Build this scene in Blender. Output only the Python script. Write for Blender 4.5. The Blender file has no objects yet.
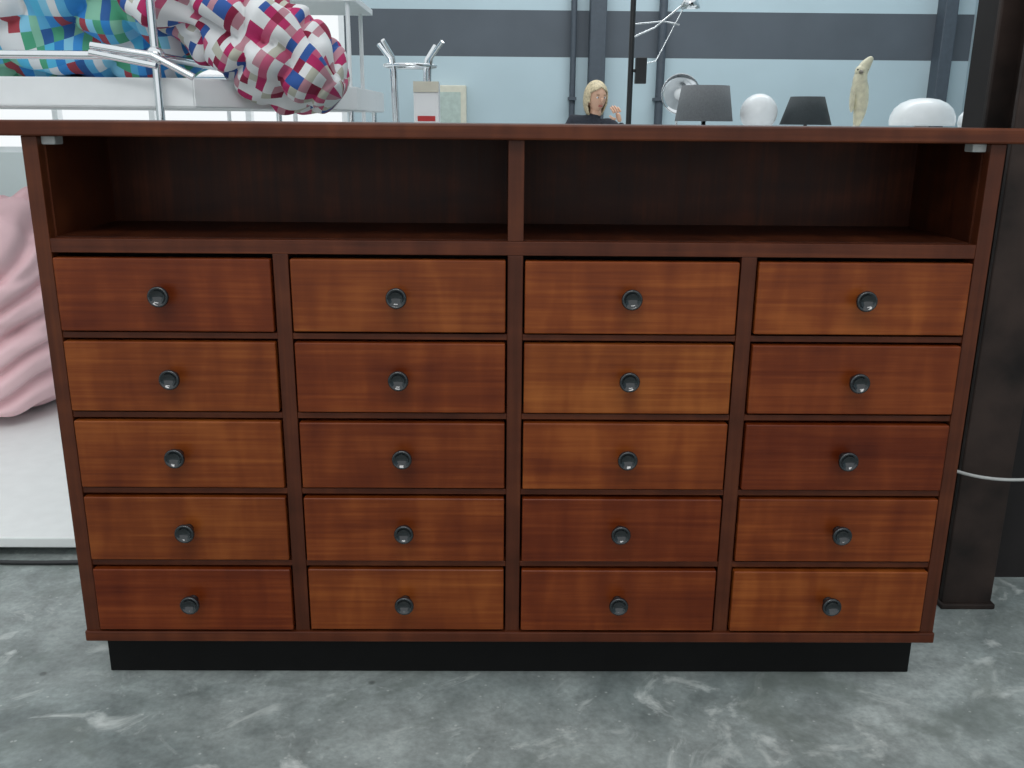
import bpy, bmesh, math, random
from mathutils import Vector, Matrix, noise
random.seed(4)
S=bpy.context.scene
S.view_settings.view_transform='Standard'
COL=S.collection
# ---------------------------------------------------------------- helpers
def empty(name):
    e=bpy.data.objects.new(name,None); e.empty_display_size=.1; COL.objects.link(e); return e
def obj_from_bm(name,bm,mat=None,parent=None,smooth=False):
    me=bpy.data.meshes.new(name); bm.normal_update(); bm.to_mesh(me); bm.free()
    ob=bpy.data.objects.new(name,me); COL.objects.link(ob)
    if mat: me.materials.append(mat)
    if parent: ob.parent=parent
    if smooth:
        for p in me.polygons: p.use_smooth=True
    return ob
def box(name,x0,x1,y0,y1,z0,z1,mat,parent=None,bevel=0,seg=2):
    bm=bmesh.new(); bmesh.ops.create_cube(bm,size=1)
    for v in bm.verts:
        v.co=Vector(((x0+x1)/2+v.co.x*(x1-x0),(y0+y1)/2+v.co.y*(y1-y0),(z0+z1)/2+v.co.z*(z1-z0)))
    if bevel: bmesh.ops.bevel(bm,geom=bm.edges[:],offset=bevel,segments=seg,affect='EDGES',profile=.5)
    return obj_from_bm(name,bm,mat,parent)
def lathe(name,prof,mat,parent=None,loc=(0,0,0),axis='Z',n=40,smooth=True):
    bm=bmesh.new(); rings=[]
    for r,h in prof:
        ring=[]
        for i in range(n):
            a=2*math.pi*i/n
            if axis=='Z': co=(r*math.cos(a),r*math.sin(a),h)
            else: co=(r*math.cos(a),-h,r*math.sin(a))
            ring.append(bm.verts.new(Vector(co)+Vector(loc)))
        rings.append(ring)
    for a,b in zip(rings,rings[1:]):
        for i in range(n): bm.faces.new((a[i],a[(i+1)%n],b[(i+1)%n],b[i]))
    bmesh.ops.remove_doubles(bm,verts=bm.verts,dist=1e-5)
    bmesh.ops.holes_fill(bm,edges=bm.edges[:],sides=0)
    bmesh.ops.recalc_face_normals(bm,faces=bm.faces[:])
    return obj_from_bm(name,bm,mat,parent,smooth)
def tube(name,pts,r,mat,parent=None,spline='POLY'):
    cu=bpy.data.curves.new(name,'CURVE'); cu.dimensions='3D'; cu.bevel_depth=r; cu.bevel_resolution=4; cu.use_fill_caps=True
    sp=cu.splines.new('NURBS' if spline=='NURBS' else 'POLY'); sp.points.add(len(pts)-1)
    for p,c in zip(sp.points,pts): p.co=(*c,1)
    if spline=='NURBS': sp.use_endpoint_u=True; sp.order_u=4; sp.resolution_u=10
    tmp=bpy.data.objects.new(name+'_c',cu); COL.objects.link(tmp)
    dg=bpy.context.evaluated_depsgraph_get(); me=bpy.data.meshes.new_from_object(tmp.evaluated_get(dg))
    bpy.data.objects.remove(tmp); me.name=name
    ob=bpy.data.objects.new(name,me); COL.objects.link(ob); me.materials.clear(); me.materials.append(mat)
    for p in me.polygons: p.use_smooth=True
    if parent: ob.parent=parent
    return ob
def sphere(name,loc,rad,mat,parent=None,seg=24):
    if not hasattr(rad,'__len__'): rad=(rad,)*3
    bm=bmesh.new(); bmesh.ops.create_uvsphere(bm,u_segments=seg,v_segments=seg*2//3,radius=1)
    for v in bm.verts: v.co=Vector((v.co.x*rad[0],v.co.y*rad[1],v.co.z*rad[2]))+Vector(loc)
    return obj_from_bm(name,bm,mat,parent,True)
def skin(name,verts,edges,radii,mat,parent=None,sub=2,root=0):
    me=bpy.data.meshes.new(name); me.from_pydata(verts,edges,[]); ob=bpy.data.objects.new(name,me); COL.objects.link(ob)
    m=ob.modifiers.new('Skin','SKIN'); m.use_smooth_shade=True
    sv=me.skin_vertices[0].data if me.skin_vertices else None
    if sv is None:
        bpy.context.view_layer.objects.active=ob; bpy.ops.mesh.customdata_skin_add(); sv=me.skin_vertices[0].data
    for i,r in enumerate(radii):
        sv[i].radius=(r if hasattr(r,'__len__') else (r,r)); sv[i].use_root=(i==root)
    s=ob.modifiers.new('Sub','SUBSURF'); s.levels=sub; s.render_levels=sub
    me.materials.append(mat)
    if parent: ob.parent=parent
    return ob
# ---------------------------------------------------------------- materials
def newmat(name):
    m=bpy.data.materials.new(name); m.use_nodes=True; nt=m.node_tree; b=nt.nodes['Principled BSDF']; return m,nt,b
def N(nt,t,**k):
    n=nt.nodes.new(t)
    for a,v in k.items():
        if a in n.inputs.keys(): n.inputs[a].default_value=v
        else: setattr(n,a,v)
    return n
def simple(name,col,rough=.5,metal=0,nscale=20,var=.12,bump=.0,coat=0,spec=.5):
    m,nt,b=newmat(name); L=nt.links
    tc=N(nt,'ShaderNodeTexCoord'); no=N(nt,'ShaderNodeTexNoise',Scale=nscale,Detail=4)
    L.new(tc.outputs['Object'],no.inputs['Vector'])
    r=N(nt,'ShaderNodeValToRGB'); e=r.color_ramp.elements
    e[0].position=.3; e[1].position=.7
    e[0].color=(*[c*(1-var) for c in col],1); e[1].color=(*[min(1,c*(1+var)) for c in col],1)
    L.new(no.outputs['Fac'],r.inputs['Fac']); L.new(r.outputs['Color'],b.inputs['Base Color'])
    b.inputs['Roughness'].default_value=rough; b.inputs['Metallic'].default_value=metal; b.inputs['Coat Weight'].default_value=coat
    b.inputs['Specular IOR Level'].default_value=spec
    if bump:
        bp=N(nt,'ShaderNodeBump',Strength=bump,Distance=.01); L.new(no.outputs['Fac'],bp.inputs['Height']); L.new(bp.outputs['Normal'],b.inputs['Normal'])
    return m
def wood(name,dark,mid,light,rough=.38,axis='X',tint=False,spec=.5):
    m,nt,b=newmat(name); L=nt.links
    tc=N(nt,'ShaderNodeTexCoord'); oi=N(nt,'ShaderNodeObjectInfo')
    mul=N(nt,'ShaderNodeVectorMath',operation='SCALE'); mul.inputs['Scale'].default_value=17.3
    cmb=N(nt,'ShaderNodeCombineXYZ'); 
    for i in range(3): L.new(oi.outputs['Random'],cmb.inputs[i])
    L.new(cmb.outputs[0],mul.inputs[0])
    add=N(nt,'ShaderNodeVectorMath',operation='ADD'); L.new(tc.outputs['Object'],add.inputs[0]); L.new(mul.outputs[0],add.inputs[1])
    def mapped(sc,rot=(0,0,0)):
        mp=N(nt,'ShaderNodeMapping'); mp.inputs['Scale'].default_value=sc; mp.inputs['Rotation'].default_value=rot
        L.new(add.outputs[0],mp.inputs['Vector']); return mp
    if axis=='X': fs=(3,60,130); bs=(3.0,6,20); cs=(24,8,6)
    else: fs=(110,60,3); bs=(22,6,3); cs=(7,8,20)
    tilt=(0,.09,0)
    nf=N(nt,'ShaderNodeTexNoise',Scale=1.0,Detail=5,Roughness=.6); L.new(mapped(fs,tilt).outputs[0],nf.inputs['Vector'])
    nb=N(nt,'ShaderNodeTexNoise',Scale=1.0,Detail=3,Distortion=.6); L.new(mapped(bs,tilt).outputs[0],nb.inputs['Vector'])
    nc=N(nt,'ShaderNodeTexNoise',Scale=1.0,Detail=2,Distortion=.3); L.new(mapped(cs,(0,.6,0)).outputs[0],nc.inputs['Vector'])
    def math_(op,a,bv):
        n=N(nt,'ShaderNodeMath',operation=op)
        for i,v in enumerate((a,bv)):
            if isinstance(v,(int,float)): n.inputs[i].default_value=v
            else: L.new(v,n.inputs[i])
        return n.outputs[0]
    f=math_('ADD',math_('MULTIPLY',nf.outputs['Fac'],.34),math_('ADD',math_('MULTIPLY',nb.outputs['Fac'],.34),math_('MULTIPLY',nc.outputs['Fac'],.32)))
    r=N(nt,'ShaderNodeValToRGB'); e=r.color_ramp.elements
    e[0].position=.35; e[0].color=(*dark,1); e[1].position=.66; e[1].color=(*light,1)
    k=e.new(.5); k.color=(*mid,1)
    L.new(f,r.inputs['Fac'])
    out=r.outputs['Color']
    if tint:
        mx=N(nt,'ShaderNodeMix',data_type='RGBA',blend_type='MULTIPLY'); mx.inputs[0].default_value=1
        L.new(out,mx.inputs[6]); L.new(oi.outputs['Color'],mx.inputs[7]); out=mx.outputs[2]
    L.new(out,b.inputs['Base Color'])
    rr=N(nt,'ShaderNodeMapRange'); rr.inputs['To Min'].default_value=rough-.08; rr.inputs['To Max'].default_value=rough+.1
    L.new(nf.outputs['Fac'],rr.inputs['Value']); L.new(rr.outputs[0],b.inputs['Roughness'])
    b.inputs['Specular IOR Level'].default_value=spec
    bp=N(nt,'ShaderNodeBump',Strength=.12,Distance=.002); L.new(nf.outputs['Fac'],bp.inputs['Height']); L.new(bp.outputs['Normal'],b.inputs['Normal'])
    return m
M_draw=wood('mahogany_drawer',(.098,.017,.003),(.165,.036,.006),(.27,.074,.014),tint=True,spec=.25,rough=.36)
M_frame=wood('mahogany_frame_h',(.046,.010,.003),(.078,.018,.006),(.13,.033,.010),rough=.42,spec=.26)
M_framev=wood('mahogany_frame_v',(.042,.010,.003),(.070,.017,.006),(.11,.029,.009),rough=.42,axis='Z',spec=.26)
M_inner_shade=wood('mahogany_inner_shade',(.018,.004,.002),(.038,.009,.003),(.085,.021,.007),rough=.45,axis='Z',spec=.2)  # darkened mahogany copy; the shelf interior's shade is put into its colour
M_void=simple('gap_shade',(.004,.002,.002),.9)  # near-black colour stands in for shade in the drawer gaps
M_plinth=simple('black_plinth_paint',(.006,.006,.006),.65,bump=.1,spec=.15)
M_knob=simple('black_bakelite',(.006,.009,.011),.12,coat=.6,var=.05)
M_chrome=simple('chrome',(.75,.78,.8),.12,1,var=.03)
M_white=simple('white_laminate',(.82,.84,.85),.4,var=.02)
M_black=simple('black_metal',(.015,.016,.018),.45,var=.1)
M_rust=simple('dark_steel_column',(.024,.015,.012),.65,nscale=9,var=.7,bump=.3,spec=.3)
M_dark=simple('dark_partition',(.012,.010,.010),.7,nscale=5,var=.4,spec=.3)
M_cable=simple('cable_grey',(.45,.46,.45),.5)
M_greyshade=simple('grey_fabric_shade',(.16,.17,.18),.8,nscale=120)
M_darkshade=simple('dark_fabric_shade',(.04,.05,.055),.8,nscale=120)
M_skin=simple('skin',(.6,.36,.25),.5,var=.05)
M_hair=simple('blonde_hair',(.55,.46,.30),.5,nscale=60,var=.35)
M_cloth=simple('navy_knit',(.02,.024,.035),.9,nscale=80,var=.3)
M_cream=simple('cream_paint',(.62,.6,.5),.5,var=.05)
M_pink=simple('pink_quilt_fabric',(.78,.53,.56),.85,nscale=6,var=.08,bump=.25)
M_red=simple('red_label',(.5,.03,.03),.5)
def opal(name,col,e):
    m=simple(name,col,.25,var=.02); b=m.node_tree.nodes['Principled BSDF']
    b.inputs['Emission Color'].default_value=(1,.98,.93,1); b.inputs['Emission Strength'].default_value=e; return m
M_opal=opal('opal_glass',(.78,.82,.84),.06)
def check(name,cols,nu,nv):
    m,nt,b=newmat(name); L=nt.links
    tc=N(nt,'ShaderNodeTexCoord'); mp=N(nt,'ShaderNodeMapping'); mp.inputs['Scale'].default_value=(nu,nv,1)
    L.new(tc.outputs['UV'],mp.inputs['Vector'])
    fl=N(nt,'ShaderNodeVectorMath',operation='FLOOR'); L.new(mp.outputs[0],fl.inputs[0])
    wn=N(nt,'ShaderNodeTexWhiteNoise',noise_dimensions='2D'); L.new(fl.outputs[0],wn.inputs['Vector'])
    r=N(nt,'ShaderNodeValToRGB'); r.color_ramp.interpolation='CONSTANT'; e=r.color_ramp.elements
    e[0].position=0; e[0].color=(*cols[0],1); e[1].position=1/len(cols); e[1].color=(*cols[1],1)
    for i in range(2,len(cols)): k=e.new(i/len(cols)); k.color=(*cols[i],1)
    L.new(wn.outputs['Value'],r.inputs['Fac']); L.new(r.outputs['Color'],b.inputs['Base Color']); b.inputs['Roughness'].default_value=.85
    return m
W=(.75,.77,.78)
M_chk1=check('patchwork_blue',[(.03,.24,.6),W,(.08,.38,.22),(.10,.5,.75),(.03,.12,.35),(.25,.6,.8),(.25,.55,.4),(.4,.06,.08),(.05,.3,.7),(.12,.45,.72)],60,28)
M_chk2=check('patchwork_magenta',[(.45,.02,.12),W,(.5,.25,.3),W,(.25,.01,.05),(.03,.1,.35),W,(.55,.1,.2),(.5,.5,.42),W],38,28)
# floor
def floor_mat():
    m,nt,b=newmat('worn_concrete'); L=nt.links; tc=N(nt,'ShaderNodeTexCoord')
    def nz(s,d,dist=0): 
        n=N(nt,'ShaderNodeTexNoise',Scale=s,Detail=d,Distortion=dist,Roughness=.6); L.new(tc.outputs['Object'],n.inputs['Vector']); return n
    a=nz(2.2,6,.8); c=nz(14,8,.3); d=nz(90,4)
    r=N(nt,'ShaderNodeValToRGB'); e=r.color_ramp.elements
    e[0].position=.32; e[0].color=(.14,.17,.168,1); e[1].position=.7; e[1].color=(.36,.40,.39,1)
    k=e.new(.5); k.color=(.245,.28,.273,1)
    L.new(a.outputs['Fac'],r.inputs['Fac'])
    def mixc(x,y,f,bt,fv=None):
        mx=N(nt,'ShaderNodeMix',data_type='RGBA',blend_type=bt)
        if isinstance(f,float): mx.inputs[0].default_value=f
        else: L.new(f,mx.inputs[0])
        L.new(x,mx.inputs[6])
        if isinstance(y,tuple): mx.inputs[7].default_value=y
        else: L.new(y,mx.inputs[7])
        return mx.outputs[2]
    o=mixc(r.outputs['Color'],c.outputs['Fac'],.65,'OVERLAY')
    o=mixc(o,d.outputs['Fac'],.4,'OVERLAY')
    s=nz(6,10,1.8); sr=N(nt,'ShaderNodeValToRGB'); sr.color_ramp.elements[0].position=.575; sr.color_ramp.elements[1].position=.70
    sr.color_ramp.elements[1].color=(.75,.75,.75,1)
    L.new(s.outputs['Fac'],sr.inputs['Fac']); o=mixc(o,(.58,.62,.60,1),sr.outputs['Color'],'MIX')
    s2=nz(3.3,7,1.2); s2r=N(nt,'ShaderNodeValToRGB'); s2r.color_ramp.elements[0].position=.54; s2r.color_ramp.elements[1].position=.66; s2r.color_ramp.elements[1].color=(.6,.6,.6,1)
    L.new(s2.outputs['Fac'],s2r.inputs['Fac']); o=mixc(o,(.13,.155,.14,1),s2r.outputs['Color'],'MIX')
    # fine white splatter
    v2=N(nt,'ShaderNodeTexVoronoi',Scale=38.0); L.new(tc.outputs['Object'],v2.inputs['Vector'])
    v2r=N(nt,'ShaderNodeValToRGB'); v2r.color_ramp.elements[0].position=.05; v2r.color_ramp.elements[0].color=(.4,.4,.4,1); v2r.color_ramp.elements[1].position=.12; v2r.color_ramp.elements[1].color=(0,0,0,1)
    L.new(v2.outputs['Distance'],v2r.inputs['Fac']); o=mixc(o,(.62,.65,.63,1),v2r.outputs['Color'],'MIX')
    v=N(nt,'ShaderNodeTexVoronoi',Scale=7.0); L.new(tc.outputs['Object'],v.inputs['Vector'])
    vr=N(nt,'ShaderNodeValToRGB'); vr.color_ramp.elements[0].position=.03; vr.color_ramp.elements[0].color=(.6,.6,.6,1); vr.color_ramp.elements[1].position=.06; vr.color_ramp.elements[1].color=(0,0,0,1)
    L.new(v.outputs['Distance'],vr.inputs['Fac']); o=mixc(o,(.05,.055,.05,1),vr.outputs['Color'],'MIX')
    L.new(o,b.inputs['Base Color'])
    rr=N(nt,'ShaderNodeMapRange'); rr.inputs['To Min'].default_value=.35; rr.inputs['To Max'].default_value=.75
    L.new(c.outputs['Fac'],rr.inputs['Value']); L.new(rr.outputs[0],b.inputs['Roughness'])
    bp=N(nt,'ShaderNodeBump',Strength=.15,Distance=.004); L.new(c.outputs['Fac'],bp.inputs['Height']); L.new(bp.outputs['Normal'],b.inputs['Normal'])
    return m
M_floor=floor_mat()
M_wall=simple('pale_blue_wall_paint',(.44,.55,.60),.7,nscale=1.2,var=.05)
M_stripe=simple('slate_stripe_paint',(.085,.10,.12),.7,nscale=2,var=.08)
M_pipe=simple('slate_pipe',(.06,.075,.095),.6,var=.1)
M_wallw=simple('white_wall_paint',(.7,.75,.75),.7,nscale=1,var=.03)
# ---------------------------------------------------------------- room
box('floor',-6,5,-5,9,-.1,0,M_floor)
wb=empty('wall_back')
box('panel_low',-1.72,5.2,9,9.2,0,1.64,M_wall,wb)
box('stripe',-1.72,5.2,9,9.2,1.64,2.11,M_stripe,wb)
box('panel_high',-1.72,5.2,9,9.2,2.11,4.5,M_wall,wb)
box('panel_left_low',-6,-1.72,9,9.2,0,.6,M_wallw,wb)
box('panel_left_high',-6,-1.72,9,9.2,3.4,4.5,M_wallw,wb)
w=empty('window_1')
for i,x in enumerate((-5.97,-4.9,-3.85,-2.8,-1.75)): box('mullion_%d'%i,x-.03,x+.03,9.0,9.12,.6,3.4,M_white,w)
for i,z in enumerate((.63,2.6,3.37)): box('transom_%d'%i,-6,-1.72,9.03,9.1,z-.03,z+.03,M_white,w)
box('wall_left',-6.2,-6,-5,9.2,0,4.5,M_wallw)
box('wall_right',5,5.2,-5,9,0,4.5,M_wall)
for nm,x,wd in (('a',.72,.07),('b',.97,.17),('c',1.66,.10),('d',4.66,.14)):
    p=empty('wall_downpipe'); 
    tube('pipe',[(x,8.93-wd*.2,0),(x,8.93-wd*.2,4.4)],wd/2*.9,M_pipe,p) if wd<.12 else box('duct',x-wd/2,x+wd/2,8.8,9,0,4.4,M_pipe,p,.01)
    for z in (1.2,2.6,3.8): box('clip_%d'%int(z),x-wd*.6,x+wd*.6,8.85,9,z,z+.03,M_pipe,p)
fr=empty('wall_cupboard')
box('body',-.86,-.42,8.86,9,.75,1.34,M_cream,fr,.01); box('door_panel',-.80,-.48,8.85,8.87,.82,1.27,simple('sage_panel',(.42,.5,.46),.6),fr)
# ---------------------------------------------------------------- dark partition + column
box('wall_partition',.94,3.6,.42,.54,0,3.2,M_dark)
cb=empty('steel_column')
box('flange_front',.915,1.02,.285,.30,0,3.2,M_rust,cb,.003)
box('web',.96,.975,.30,.395,0,3.2,M_rust,cb)
box('flange_back',.915,1.02,.395,.41,0,3.2,M_rust,cb,.003)
box('base_plate',.91,1.025,.275,.415,0,.012,M_rust,cb,.003)
for i,(x,y) in enumerate(((.935,.32),(1.0,.32),(.935,.375),(1.0,.375))): lathe('bolt_%d'%i,[(0,.012),(.010,.012),(.010,.025),(0,.025)],M_rust,cb,(x,y,0),n=6,smooth=False)
cw=empty('power_cable')
tube('wire',[(.825,.44,.345),(.83,.35,.335),(.86,.25,.325),(.95,.22,.314),(1.05,.22,.318),(1.25,.22,.35),(1.5,.3,.2),(1.6,.38,.01)],.0032,M_cable,cw,'NURBS')
fc=empty('floor_cable')
tube('lead',[(-2.2,.47,.006),(-1.7,.46,.006),(-1.35,.48,.006),(-1.1,.455,.006),(-.9,.47,.006),(-.6,.50,.006)],.005,M_black,fc,'NURBS')
# ---------------------------------------------------------------- cabinet
C=empty('drawer_cabinet')
HW=.754; D=.42; DI=.25
T=.0243; DW=.345; DG=.0265; H0=.7758; DH=.1215; PG=.135
zb=.094
box('side_left',-HW,-HW+T,0,D,zb,.958,M_framev,C,.0015); box('side_right',HW-T,HW,0,D,zb,.958,M_framev,C,.0015)
box('top_board',-HW-.065,HW+.065,-.012,D+.02,.958,.981,M_frame,C,.003)
box('shelf_board',-HW+T,HW-T,.0005,D-.01,.781,.803,M_frame,C,.001)
box('bottom_board',-HW-.002,HW+.002,-.004,D,zb-.002,zb+.0175,M_frame,C,.002)
box('back_panel',-HW+T,HW-T,D-.012,D-.002,.112,.958,M_inner_shade,C)
box('shelf_back',-HW+T,HW-T,DI,DI+.01,.803,.958,M_inner_shade,C)
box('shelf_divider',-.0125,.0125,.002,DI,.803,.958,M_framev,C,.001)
box('liner_left',-HW+T,-HW+T+.003,.02,DI,.803,.958,M_framev,C); box('shade_liner_right',HW-T-.003,HW-T,.02,DI,.803,.958,M_inner_shade,C)  # right sheet wears the shaded interior tone, left one the frame tone
box('shade_liner_floor',-HW+T+.003,HW-T-.003,.015,DI,.803,.8045,M_inner_shade,C)  # thin sheet darkening the shelf floor with painted interior shade
xs=[-(2*DW+1.5*DG)+i*(DW+DG) for i in range(4)]
for i in range(3):
    x=xs[i]+DW; box('divider_%d'%i,x+.001,x+DG-.001,.001,D-.02,zb+.0175,.781,M_framev,C,.001)
for c in range(4):
    for r in range(4):
        zt=H0-r*PG-DH; box('rail_%d_%d'%(c,r),xs[c]-.001,xs[c]+DW+.001,.003,.06,zt-(PG-DH)+.0022,zt-.0014,M_frame,C,.0008)
box('shade_core',-HW+T,HW-T,.062,D-.02,.112,.781,M_void,C)  # solid block whose near-black colour gives the shade behind the drawers
br=[[.85,1.0,1.12,1.12],[1.0,.92,1.2,.80],[1.0,.8,1.1,.66],[.95,.9,.72,.92],[.75,1.02,.82,1.05]]
rd=[[1.2,1.0,1.0,1.0],[1.0,1.12,.9,1.2],[1.0,1.15,1.0,1.35],[1,1.1,1.3,1.1],[1.3,1,1.2,1]]
def knob(i,x,z):
    y0=-.004
    prof=[(.009,0),(.0085,.003),(.0065,.006),(.006,.011),(.009,.014),(.0145,.0165),(.0165,.019),(.0168,.022),(.0160,.0245),(.0145,.0254),(.0130,.0246),(.0110,.0222),(.008,.0200),(.004,.0188),(0,.0185)]
    lathe('knob_%d'%i,prof,M_knob,C,(x,y0,z),'Y',36)
k=0
for r in range(5):
    for c in range(4):
        zt=H0-r*PG; j=[random.uniform(-.0012,.0012) for _ in range(4)]
        ob=box('drawer_%d'%k,xs[c]+.0022,xs[c]+DW-.0022,-.004+j[0],.02,zt-DH+.0015+max(0,j[1]),zt-.0022+min(0,j[2]),M_draw,C,.0022,3)
        b_=br[r][c]; ob.color=(b_,b_/rd[r][c],b_/rd[r][c],1)
        knob(k,xs[c]+DW/2+random.uniform(-.003,.003),zt-DH/2+.001); k+=1
pl=box('plinth',-.742,.742,.045,D-.02,0,zb-.002,M_plinth,C,.002)
for s,x in ((0,-HW+T),(1,HW-T-.022)):
    box('hinge_plate_%d'%s,x,x+.022,.012,.04,.945,.958,M_cable,C,.002)
# ---------------------------------------------------------------- white platform + pink chair
P=empty('display_platform')
box('deck',-4.2,-.95,.50,3.1,.025,.05,simple('white_platform',(.80,.83,.82),.45,var=.03),P,.003)
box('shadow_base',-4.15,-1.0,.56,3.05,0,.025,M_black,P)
def chair():
    e=empty('pink_quilted_armchair')
    prof=[(-.50,.02),(-.20,0),(.15,0),(.40,.03),(.48,.18),(.47,.40),(.43,.57),(.34,.67),(.22,.66),(.12,.55),(.03,.40),(-.15,.36),(-.40,.36),(-.52,.28),(-.56,.14)]
    n=len(prof); P2=[]
    SUB=26
    for i in range(n):
        p0,p1,p2,p3=[Vector(prof[(i+q)%n]) for q in (-1,0,1,2)]
        for s in range(SUB):
            t=s/SUB; P2.append(.5*((2*p1)+(-p0+p2)*t+(2*p0-5*p1+4*p2-p3)*t*t+(-p0+3*p1-3*p2+p3)*t**3))
    cen=Vector((.12,.26)); m=len(P2); bm=bmesh.new(); rings=[]
    W2=.42; NV=150
    for j in range(NV+1):
        a=-math.pi/2+math.pi*j/NV
        yy=W2*(abs(math.sin(a))**.8)*(1 if a>0 else -1); sc=max(.0,abs(math.cos(a)))**.33
        ring=[]
        for i,p in enumerate(P2):
            q=cen+(p-cen)*sc
            f0=Vector((-.10,.02)); rr_=(q-f0).length
            th=math.atan2(q.y-f0.y,q.x-f0.x)
            wv=noise.noise(Vector((q.x*3.0,yy*3.0,q.y*3.0)))
            pl=.026*(1-abs(math.cos(th*19+2.6*wv))**5)*min(1,rr_*3)-.012*(abs(math.cos(rr_*17+3*wv))**14)+ .012*noise.noise(Vector((q.x*9,yy*9,q.y*9)))-.012
            d=Vector((q.x-cen.x,0,q.y-cen.y)); d=d.normalized() if d.length>1e-4 else Vector((0,0,0))
            ny=Vector((0,math.sin(a),0))
            nv=(d*abs(math.cos(a))+ny).normalized()
            co=Vector((q.x,yy,max(q.y,0)))+nv*(pl*1.5); co.z=max(0,co.z)
            ring.append(bm.verts.new(co+Vector((-1.89,1.64,.052))))
        rings.append(ring)
    for a_,b_ in zip(rings,rings[1:]):
        for i in range(m): bm.faces.new((a_[i],a_[(i+1)%m],b_[(i+1)%m],b_[i]))
    bmesh.ops.remove_doubles(bm,verts=bm.verts,dist=1e-4); bmesh.ops.recalc_face_normals(bm,faces=bm.faces[:])
    obj_from_bm('quilted_body',bm,M_pink,e,True)
chair()
# ---------------------------------------------------------------- chrome framed display table + duvet
F=empty('chrome_frame_table')
bm=bmesh.new()
vv=[(-3.0,1.45),(-.95,1.45),(-.56,2.1),(-.56,2.9),(-3.0,2.9)]
lo=[bm.verts.new((x,y,1.015)) for x,y in vv]; hi=[bm.verts.new((x,y,1.10)) for x,y in vv]
bm.faces.new(lo[::-1]); bm.faces.new(hi)
for i in range(5): bm.faces.new((lo[i],lo[(i+1)%5],hi[(i+1)%5],hi[i]))
bmesh.ops.bevel(bm,geom=bm.edges[:],offset=.004,segments=2,affect='EDGES')
obj_from_bm('white_top',bm,M_white,F)
fx0,fx1,fy0,fy1=-3.02,-1.045,1.42,2.93
for i,(x,y) in enumerate(((fx1,fy0),(fx1,fy1),(fx0,fy0),(fx0,fy1))): 
    tube('post_%d'%i,[(x,y,.05),(x,y,1.62)],.0125,M_chrome,F)
    sphere('ball_%d'%i,(x,y,1.16),.028,M_chrome,F)
z=1.16
tube('rail_f',[(fx0,fy0,z),(fx1,fy0,z)],.0125,M_chrome,F); tube('rail_b',[(fx0,fy1,z),(fx1,fy1,z)],.0125,M_chrome,F)
tube('rail_r',[(fx1,fy0,z),(fx1,fy1,z)],.0125,M_chrome,F); tube('rail_l',[(fx0,fy0,z),(fx0,fy1,z)],.0125,M_chrome,F)
for y in (2.2,2.85): tube('leg_%d'%(int(y*10)),[(-.60,y,0),(-.60,y,1.015)],.011,M_chrome,F)
tube('brace',[(-1.22,1.395,1.185),(fx1,1.395,1.16),(-.93,1.395,1.10)],.011,M_chrome,F)
tube('brace_stub',[(-1.22,1.38,1.165),(-1.03,1.38,1.13)],.009,M_chrome,F)
def bolster(name,path,ry,rz,mat,parent,amp,nu=90,nv=64,zmin=None,seed=0,fq=4):
    bm=bmesh.new(); uvl=bm.loops.layers.uv.new('UVMap'); rings=[]
    pts=[Vector(p) for p in path]
    def P(t):
        f=t*(len(pts)-1); i=min(int(f),len(pts)-2); return pts[i].lerp(pts[i+1],f-i)
    for i in range(nu+1):
        t=i/nu; c=P(t); d=(P(min(1,t+.01))-P(max(0,t-.01))).normalized()
        side=Vector((0,1,0)); up=side.cross(d)*-1
        if up.z<0: up=-up
        k=max(0.0,1-abs(2*t-1)**5)**.5
        ring=[]
        for j in range(nv):
            a=2*math.pi*j/nv; cs,sn=math.cos(a),math.sin(a)
            co=c+side*ry*k*math.copysign(abs(cs)**.8,cs)+up*rz*k*math.copysign(abs(sn)**.8,sn)
            nn=(side*cs+up*sn)
            q=co*fq+Vector((seed,0,0))
            co+=nn*amp*k*(noise.noise(q)+.5*noise.noise(q*2.3)-.9*(1-abs(noise.noise(q*1.3+Vector((5,5,5)))))**6)
            if zmin is not None: co.z=max(zmin,co.z)
            ring.append(bm.verts.new(co))
        rings.append(ring)
    for i in range(nu):
        for j in range(nv):
            f=bm.faces.new((rings[i][j],rings[i][(j+1)%nv],rings[i+1][(j+1)%nv],rings[i+1][j]))
            for l,(u,v) in zip(f.loops,((i,j),(i,j+1),(i+1,j+1),(i+1,j))): l[uvl].uv=(u/nu,v/nv)
    bmesh.ops.recalc_face_normals(bm,faces=bm.faces[:])
    return obj_from_bm(name,bm,mat,parent,True)
Q=empty('patchwork_duvet')
bolster('blue_fold',[(-2.95,2.05,1.32),(-2.2,2.05,1.35),(-1.5,2.0,1.35),(-.98,1.95,1.32)],.45,.26,M_chk1,Q,.08,180,120,1.102,3,3.5)
bolster('magenta_fold',[(-1.24,1.72,1.51),(-1.0,1.68,1.38),(-.79,1.66,1.22),(-.55,1.70,1.05)],.22,.165,M_chk2,Q,.065,140,100,None,9,5)
# tall white table behind
T2=empty('white_bar_table')
box('top',-1.62,-.74,3.3,3.95,1.53,1.56,M_white,T2,.003)
for i,(x,y) in enumerate(((-1.06,3.34),(-.78,3.34),(-1.55,3.9),(-.80,3.9))): tube('leg_%d'%i,[(x,y,0),(x,y,1.53)],.011,M_white,T2)
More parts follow.
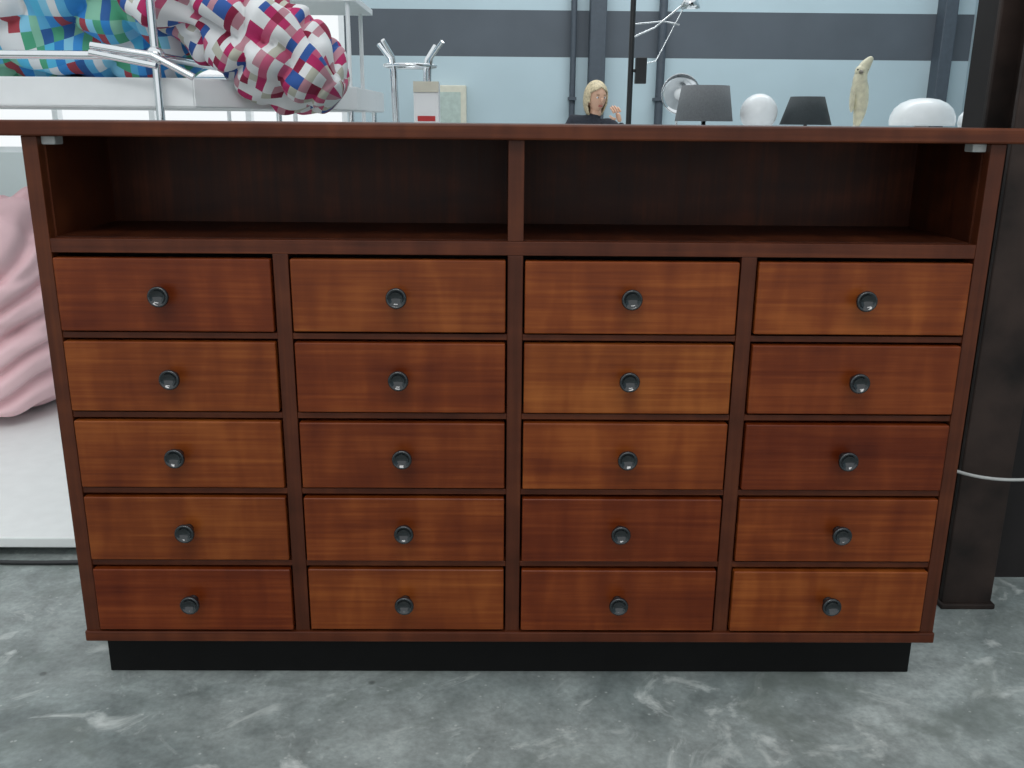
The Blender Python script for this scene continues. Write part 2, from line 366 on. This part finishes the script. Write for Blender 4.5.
# pedestal with upturned stool and package
box('display_pedestal',-.62,-.18,2.3,2.8,0,.90,M_white,None,.004)
ST=empty('upturned_stool')
lathe('seat',[(0,.90),(.13,.90),(.14,.91),(.14,.93),(.13,.94),(0,.94)],M_white,ST,(-.41,2.6,0))
for i in range(4):
    a=math.pi/4+i*math.pi/2+.2; cx,cy=math.cos(a),math.sin(a)
    tube('leg_%d'%i,[(-.41+.09*cx,2.6+.09*cy,.93),(-.41+.10*cx,2.6+.10*cy,1.18),(-.41+.11*cx,2.6+.11*cy,1.23),(-.41+.17*cx,2.6+.17*cy,1.29)],.009,M_chrome,ST)
tube('foot_ring',[(-.41+.105*math.cos(i*math.pi/12),2.6+.105*math.sin(i*math.pi/12),1.20) for i in range(25)],.008,M_chrome,ST)
PK=empty('cardboard_package')
box('carton',-.375,-.275,2.34,2.42,.90,1.13,M_white,PK,.004); box('label',-.36,-.29,2.3385,2.3415,.98,1.00,M_red,PK); box('flap',-.375,-.275,2.335,2.345,1.09,1.13,M_cream,PK)
# ---------------------------------------------------------------- lamps on counter
CT=empty('display_counter')
box('top',.80,2.95,3.75,4.5,.90,.93,M_white,CT,.003); box('body',.85,2.9,3.8,4.45,0,.90,M_wallw,CT)
L1=empty('grey_shade_table_lamp'); X=1.135;Y=4.05
lathe('shade',[(.165,.99),(.135,1.185),(.132,1.185),(.160,.99)],M_greyshade,L1,(X,Y,0)); lathe('base',[(0,.93),(.07,.93),(.07,.945),(.012,.955),(.012,1.1),(0,1.1)],M_chrome,L1,(X,Y,0)); sphere('bulb',(X,Y,1.12),.03,M_opal,L1)
for i in range(3):
    a=i*2.094; tube('spider_%d'%i,[(X,Y,1.10),(X+.134*math.cos(a),Y+.134*math.sin(a),1.18)],.003,M_chrome,L1)
L2=empty('chrome_reflector_lamp'); X=1.04;Y=4.36
bmx=lathe('reflector',[(0,.0),(.05,.006),(.09,.025),(.115,.06),(.118,.062),(.112,.062),(.088,.032),(.05,.012),(0,.006)],M_chrome,L2,(0,0,0),'Y'); bmx.location=(X,Y,1.145)
sphere('bulb',(X,Y-.03,1.145),.035,M_opal,L2); tube('stem',[(X,Y+.03,.94),(X,Y+.03,1.05),(X,Y+.01,1.145)],.008,M_chrome,L2); lathe('base',[(0,.93),(.06,.93),(.06,.942),(0,.945)],M_chrome,L2,(X,Y+.03,0))
L3=empty('globe_lamp'); X=1.45;Y=4.05
sphere('globe',(X,Y,1.04),.105,M_opal,L3,40); lathe('base',[(0,.93),(.055,.93),(.05,.945),(0,.95)],M_chrome,L3,(X,Y,0))
L4=empty('dark_shade_table_lamp'); X=1.725
lathe('shade',[(.145,.975),(.095,1.13),(.092,1.13),(.14,.975)],M_darkshade,L4,(X,Y,0)); lathe('base',[(0,.93),(.06,.93),(.06,.942),(.01,.95),(.01,1.08),(0,1.08)],M_black,L4,(X,Y,0)); lathe('cap_ring',[(.03,1.12),(.092,1.128),(.092,1.124),(.03,1.116)],M_darkshade,L4,(X,Y,0)); tube('arm',[(X-.092,Y,1.125),(X+.092,Y,1.125)],.003,M_black,L4); tube('rod',[(X,Y,1.07),(X,Y,1.125)],.004,M_black,L4)
L5=empty('cockatoo_figurine'); X=2.02
M_feather=simple('cream_feather_glaze',(.72,.68,.5),.35,nscale=30,var=.18); M_beak=simple('grey_beak',(.2,.18,.15),.4)
skin('bird_body',[(X,Y,.965),(X+.012,Y,1.03),(X+.015,Y-.004,1.11),(X-.005,Y-.008,1.19),(X-.012,Y-.012,1.25),(X+.012,Y-.012,1.305),(X+.05,Y-.008,1.35)],[(i,i+1) for i in range(6)],[.018,.035,.045,.05,.038,.036,.012],M_feather,L5)
sphere('head',(X-.008,Y-.015,1.27),(.036,.036,.034),M_feather,L5)
lathe('beak',[(.012,0),(.009,.012),(.002,.026),(0,.028)],M_beak,L5,(X-.02,Y-.045,1.265),'Y',16)
for s in (-1,1): sphere('eye_%d'%(s+1),(X-.008+s*.028,Y-.035,1.278),.005,M_black,L5)
for s in (-1,1): sphere('wing_%d'%(s+1),(X+s*.036,Y,1.13),(.014,.032,.085),M_feather,L5)
lathe('perch_base',[(0,.93),(.05,.93),(.045,.945),(.02,.96),(.015,.985),(0,.99)],M_cream,L5,(X,Y,0))
L6=empty('mushroom_lamp'); X=2.40
lathe('dome',[(.175,.975),(.180,1.0),(.176,1.03),(.158,1.07),(.125,1.10),(.08,1.12),(.03,1.128),(0,1.129)],M_opal,L6,(X,Y,0)); lathe('stem',[(0,.93),(.09,.93),(.085,.94),(.04,.96),(.035,1.05),(0,1.05)],M_white,L6,(X,Y,0))
lathe('dome_under',[(.175,.975),(.03,.99)],M_white,L6,(X,Y,0))
L7=empty('small_candle_lamp'); X=2.66
lathe('glass',[(0,.94),(.035,.95),(.05,.99),(.045,1.03),(.02,1.06),(0,1.065)],M_opal,L7,(X,Y,0)); lathe('base',[(0,.93),(.04,.93),(.035,.945),(0,.95)],M_chrome,L7,(X,Y,0))
L8=empty('black_arm_floor_lamp'); X=.80;Y=4.8
lathe('base',[(0,0),(.16,0),(.16,.015),(.03,.03),(0,.03)],M_black,L8,(X,Y,0)); tube('pole',[(X,Y,.02),(X,Y,2.0)],.018,M_black,L8)
box('junction_box',X+.03,X+.10,Y-.03,Y+.03,1.22,1.38,M_black,L8,.004); tube('bracket',[(X,Y,1.30),(X+.05,Y,1.30)],.01,M_black,L8)
tube('arm_a',[(X,Y,1.50),(X+.14,Y,1.56),(X+.34,Y,1.72)],.006,M_chrome,L8); tube('arm_b',[(X+.34,Y,1.72),(X+.16,Y,1.36),(X+.07,Y,1.34)],.004,M_chrome,L8); tube('arm_c',[(X,Y,1.58),(X+.2,Y,1.6),(X+.3,Y,1.58)],.005,M_chrome,L8)
lathe('head',[(.0,.0),(.03,-.01),(.05,-.06),(.065,-.10),(.06,-.10),(.0,-.02)],M_chrome,L8,(X+.36,Y,1.78))
# ---------------------------------------------------------------- woman seated at a desk
wx,wy=.695,6.0
WO=empty('seated_woman')
V=[(wx-.05,wy+.06,.52),(wx-.05,wy+.06,.66),(wx-.045,wy+.03,.82),(wx-.03,wy,.94),(wx-.01,wy-.01,1.005),(wx,wy-.015,1.055),
   (wx-.17,wy+.03,.985),(wx-.25,wy-.02,.81),(wx-.26,wy-.10,.68),(wx-.16,wy-.26,.775),
   (wx+.13,wy-.04,.965),(wx+.22,wy-.12,.81),(wx+.22,wy-.22,.79),(wx+.175,wy-.20,.98),
   (wx-.14,wy+.02,.50),(wx-.14,wy-.40,.50),(wx-.13,wy-.42,.09),
   (wx+.06,wy+.0,.50),(wx+.12,wy-.40,.50),(wx+.11,wy-.42,.09)]
E=[(0,1),(1,2),(2,3),(3,4),(4,5),(3,6),(6,7),(7,8),(8,9),(3,10),(10,11),(11,12),(12,13),(0,14),(14,15),(15,16),(0,17),(17,18),(18,19)]
R=[(.15,.11),(.13,.10),(.145,.10),(.12,.085),(.06,.055),(.045,.045),.062,.048,.042,.028,.062,.048,.042,.028,.09,.065,.045,.09,.065,.045]
skin('clothed_body',V,E,R,M_cloth,WO)
sphere('neck',(wx,wy-.015,1.06),(.047,.047,.07),M_skin,WO)
HM=Matrix.Translation((wx,wy-.03,1.165))@Matrix.Rotation(math.radians(22),4,'Z')@Matrix.Rotation(math.radians(8),4,'X')
bm=bmesh.new(); bmesh.ops.create_uvsphere(bm,u_segments=32,v_segments=24,radius=1)
for v in bm.verts:
    x,y,z=v.co; t=max(0,-z)
    v.co=Vector((x*.074*(1-.35*t*t),y*.093*(1-.12*t)-.012*t,z*.112))
h=obj_from_bm('head',bm,M_skin,WO,True); h.matrix_world=HM
def hp(name,loc,rad,mat):
    o=sphere(name,loc,rad,mat,WO,16); o.matrix_world=HM; return o
hp('nose',(0,-.096,-.018),(.011,.018,.022),M_skin); hp('ear_l',(-.074,0,-.01),(.008,.018,.028),M_skin); hp('ear_r',(.074,0,-.01),(.008,.018,.028),M_skin)
Mlip=simple('lips',(.4,.12,.1),.4); Mbrow=simple('brow',(.2,.13,.07),.8)
hp('mouth',(0,-.088,-.058),(.022,.008,.006),Mlip)
for s in (-1,1):
    hp('eye_%d'%s,(s*.028,-.083,.004),(.012,.006,.007),M_white); hp('iris_%d'%s,(s*.028,-.088,.004),(.005,.003,.005),M_black); hp('brow_%d'%s,(s*.028,-.086,.024),(.016,.005,.003),Mbrow)
bm=bmesh.new(); bmesh.ops.create_uvsphere(bm,u_segments=64,v_segments=40,radius=1)
dele=[]
for v in bm.verts:
    x,y,z=v.co
    if (y<-.25 and z<.62-.45*abs(x) and abs(x)<.84) or z<-.93: dele.append(v)
    n_=.0035*math.sin(math.atan2(y,x)*26)
    w_=1+.14*max(0,-z)
    v.co=Vector((x*(.090*w_+n_),y*(.106+n_)+.006,z*.124 if z>0 else z*.165))
bmesh.ops.delete(bm,geom=dele,context='VERTS')
hr=obj_from_bm('hair',bm,M_hair,WO,True); hr.matrix_world=HM; sm=hr.modifiers.new('S','SOLIDIFY'); sm.thickness=.012; sm.offset=-1
def hand(nm,w0,dirv,side,curl=.5):
    w0=Vector(w0); d=Vector(dirv).normalized(); s=Vector(side).normalized(); n=d.cross(s).normalized()
    vs=[w0-d*.01,w0+d*.03,w0+d*.07]; es=[(0,1),(1,2)]; rs=[(.024,.018),(.036,.016),(.038,.014)]
    skin(nm+'_palm',[tuple(v) for v in vs],es,rs,M_skin,WO)
    for i,(o,l) in enumerate(((-.028,.062),(-.010,.072),(.009,.068),(.027,.052))):
        p=w0+d*.065+s*o; pts=[p]; dd=d.copy()
        for q in range(3):
            dd=(dd+n*curl*.5).normalized(); p=p+dd*l*(.45,.32,.25)[q]; pts.append(p)
        skin('%s_finger_%d'%(nm,i),[tuple(v) for v in pts],[(0,1),(1,2),(2,3)],[.009,.0085,.008,.007],M_skin,WO)
    p=w0+d*.02-s*.025; pts=[p,p+(d*.5-s)*.028,p+(d*.9-s*.9+n*.3)*.042]
    skin(nm+'_thumb',[tuple(v) for v in pts],[(0,1),(1,2)],[.011,.010,.008],M_skin,WO)
hand('hand_right',(wx+.17,wy-.20,.985),(-.35,-.1,1),(1,.3,.2),.9)
hand('hand_left',(wx-.15,wy-.275,.78),(.6,-.8,-.02),(.8,.6,0),.25)
for s,x in ((0,wx-.13),(1,wx+.11)):
    skin('shoe_%d'%s,[(x,wy-.40,.05),(x,wy-.50,.04),(x,wy-.58,.032)],[(0,1),(1,2)],[(.045,.045),(.045,.035),(.035,.027)],M_black,WO)
CH=empty('office_chair')
box('seat',wx-.27,wx+.19,wy-.22,wy+.24,.38,.425,M_black,CH,.02,3); box('back',wx-.25,wx+.17,wy+.26,wy+.30,.55,.90,M_black,CH,.018,3)
tube('back_stem',[(wx-.04,wy+.1,.37),(wx-.04,wy+.31,.40),(wx-.04,wy+.31,.6)],.014,M_chrome,CH); tube('column',[(wx-.04,wy,.08),(wx-.04,wy,.38)],.022,M_chrome,CH)
for i in range(5):
    a=i*2*math.pi/5+.3; tube('spoke_%d'%i,[(wx-.04,wy,.10),(wx-.04+.27*math.cos(a),wy+.27*math.sin(a),.06)],.014,M_black,CH); sphere('castor_%d'%i,(wx-.04+.27*math.cos(a),wy+.27*math.sin(a),.03),.03,M_black,CH,12)
DK=empty('office_desk')
box('top',wx-.75,wx+.75,wy-.85,wy-.12,.72,.745,M_white,DK,.004)
for i,(x,y) in enumerate(((-.7,-.8),(.7,-.8),(-.7,-.2),(.7,-.2))): box('leg_%d'%i,wx+x-.02,wx+x+.02,wy+y-.02,wy+y+.02,0,.72,M_chrome,DK)
# ---------------------------------------------------------------- camera, light
cam=bpy.data.cameras.new('camera'); cam.lens=32.27; cam.sensor_width=36; co=bpy.data.objects.new('camera',cam); COL.objects.link(co)
co.matrix_world=Matrix.Translation((-.0205,-1.45,.987))@Matrix.Rotation(math.radians(-.66),4,'Z')@Matrix.Rotation(math.radians(73.96),4,'X')@Matrix.Rotation(math.radians(.5),4,'Z')
S.camera=co
wd=bpy.data.worlds.new('daylight'); S.world=wd; wd.use_nodes=True; bg=wd.node_tree.nodes['Background']; bg.inputs[0].default_value=(.94,.98,1,1); bg.inputs[1].default_value=1.0
def area(name,loc,rot,sx,sy,e,col=(1,1,1)):
    l=bpy.data.lights.new(name,'AREA'); l.shape='RECTANGLE'; l.size=sx; l.size_y=sy; l.energy=e; l.color=col
    o=bpy.data.objects.new(name,l); COL.objects.link(o); o.location=loc; o.rotation_euler=rot; return o
area('fill_front',(-.3,-2.2,4.2),(math.radians(22),0,0),3.0,.8,60)  # added area lamp for knob highlights; no roof opening is modelled
area('fill_hall',(1.5,6.0,4.6),(math.radians(25),0,0),5,1.2,115,(.93,.98,1))  # area lamp added to brighten the back wall, without a built source
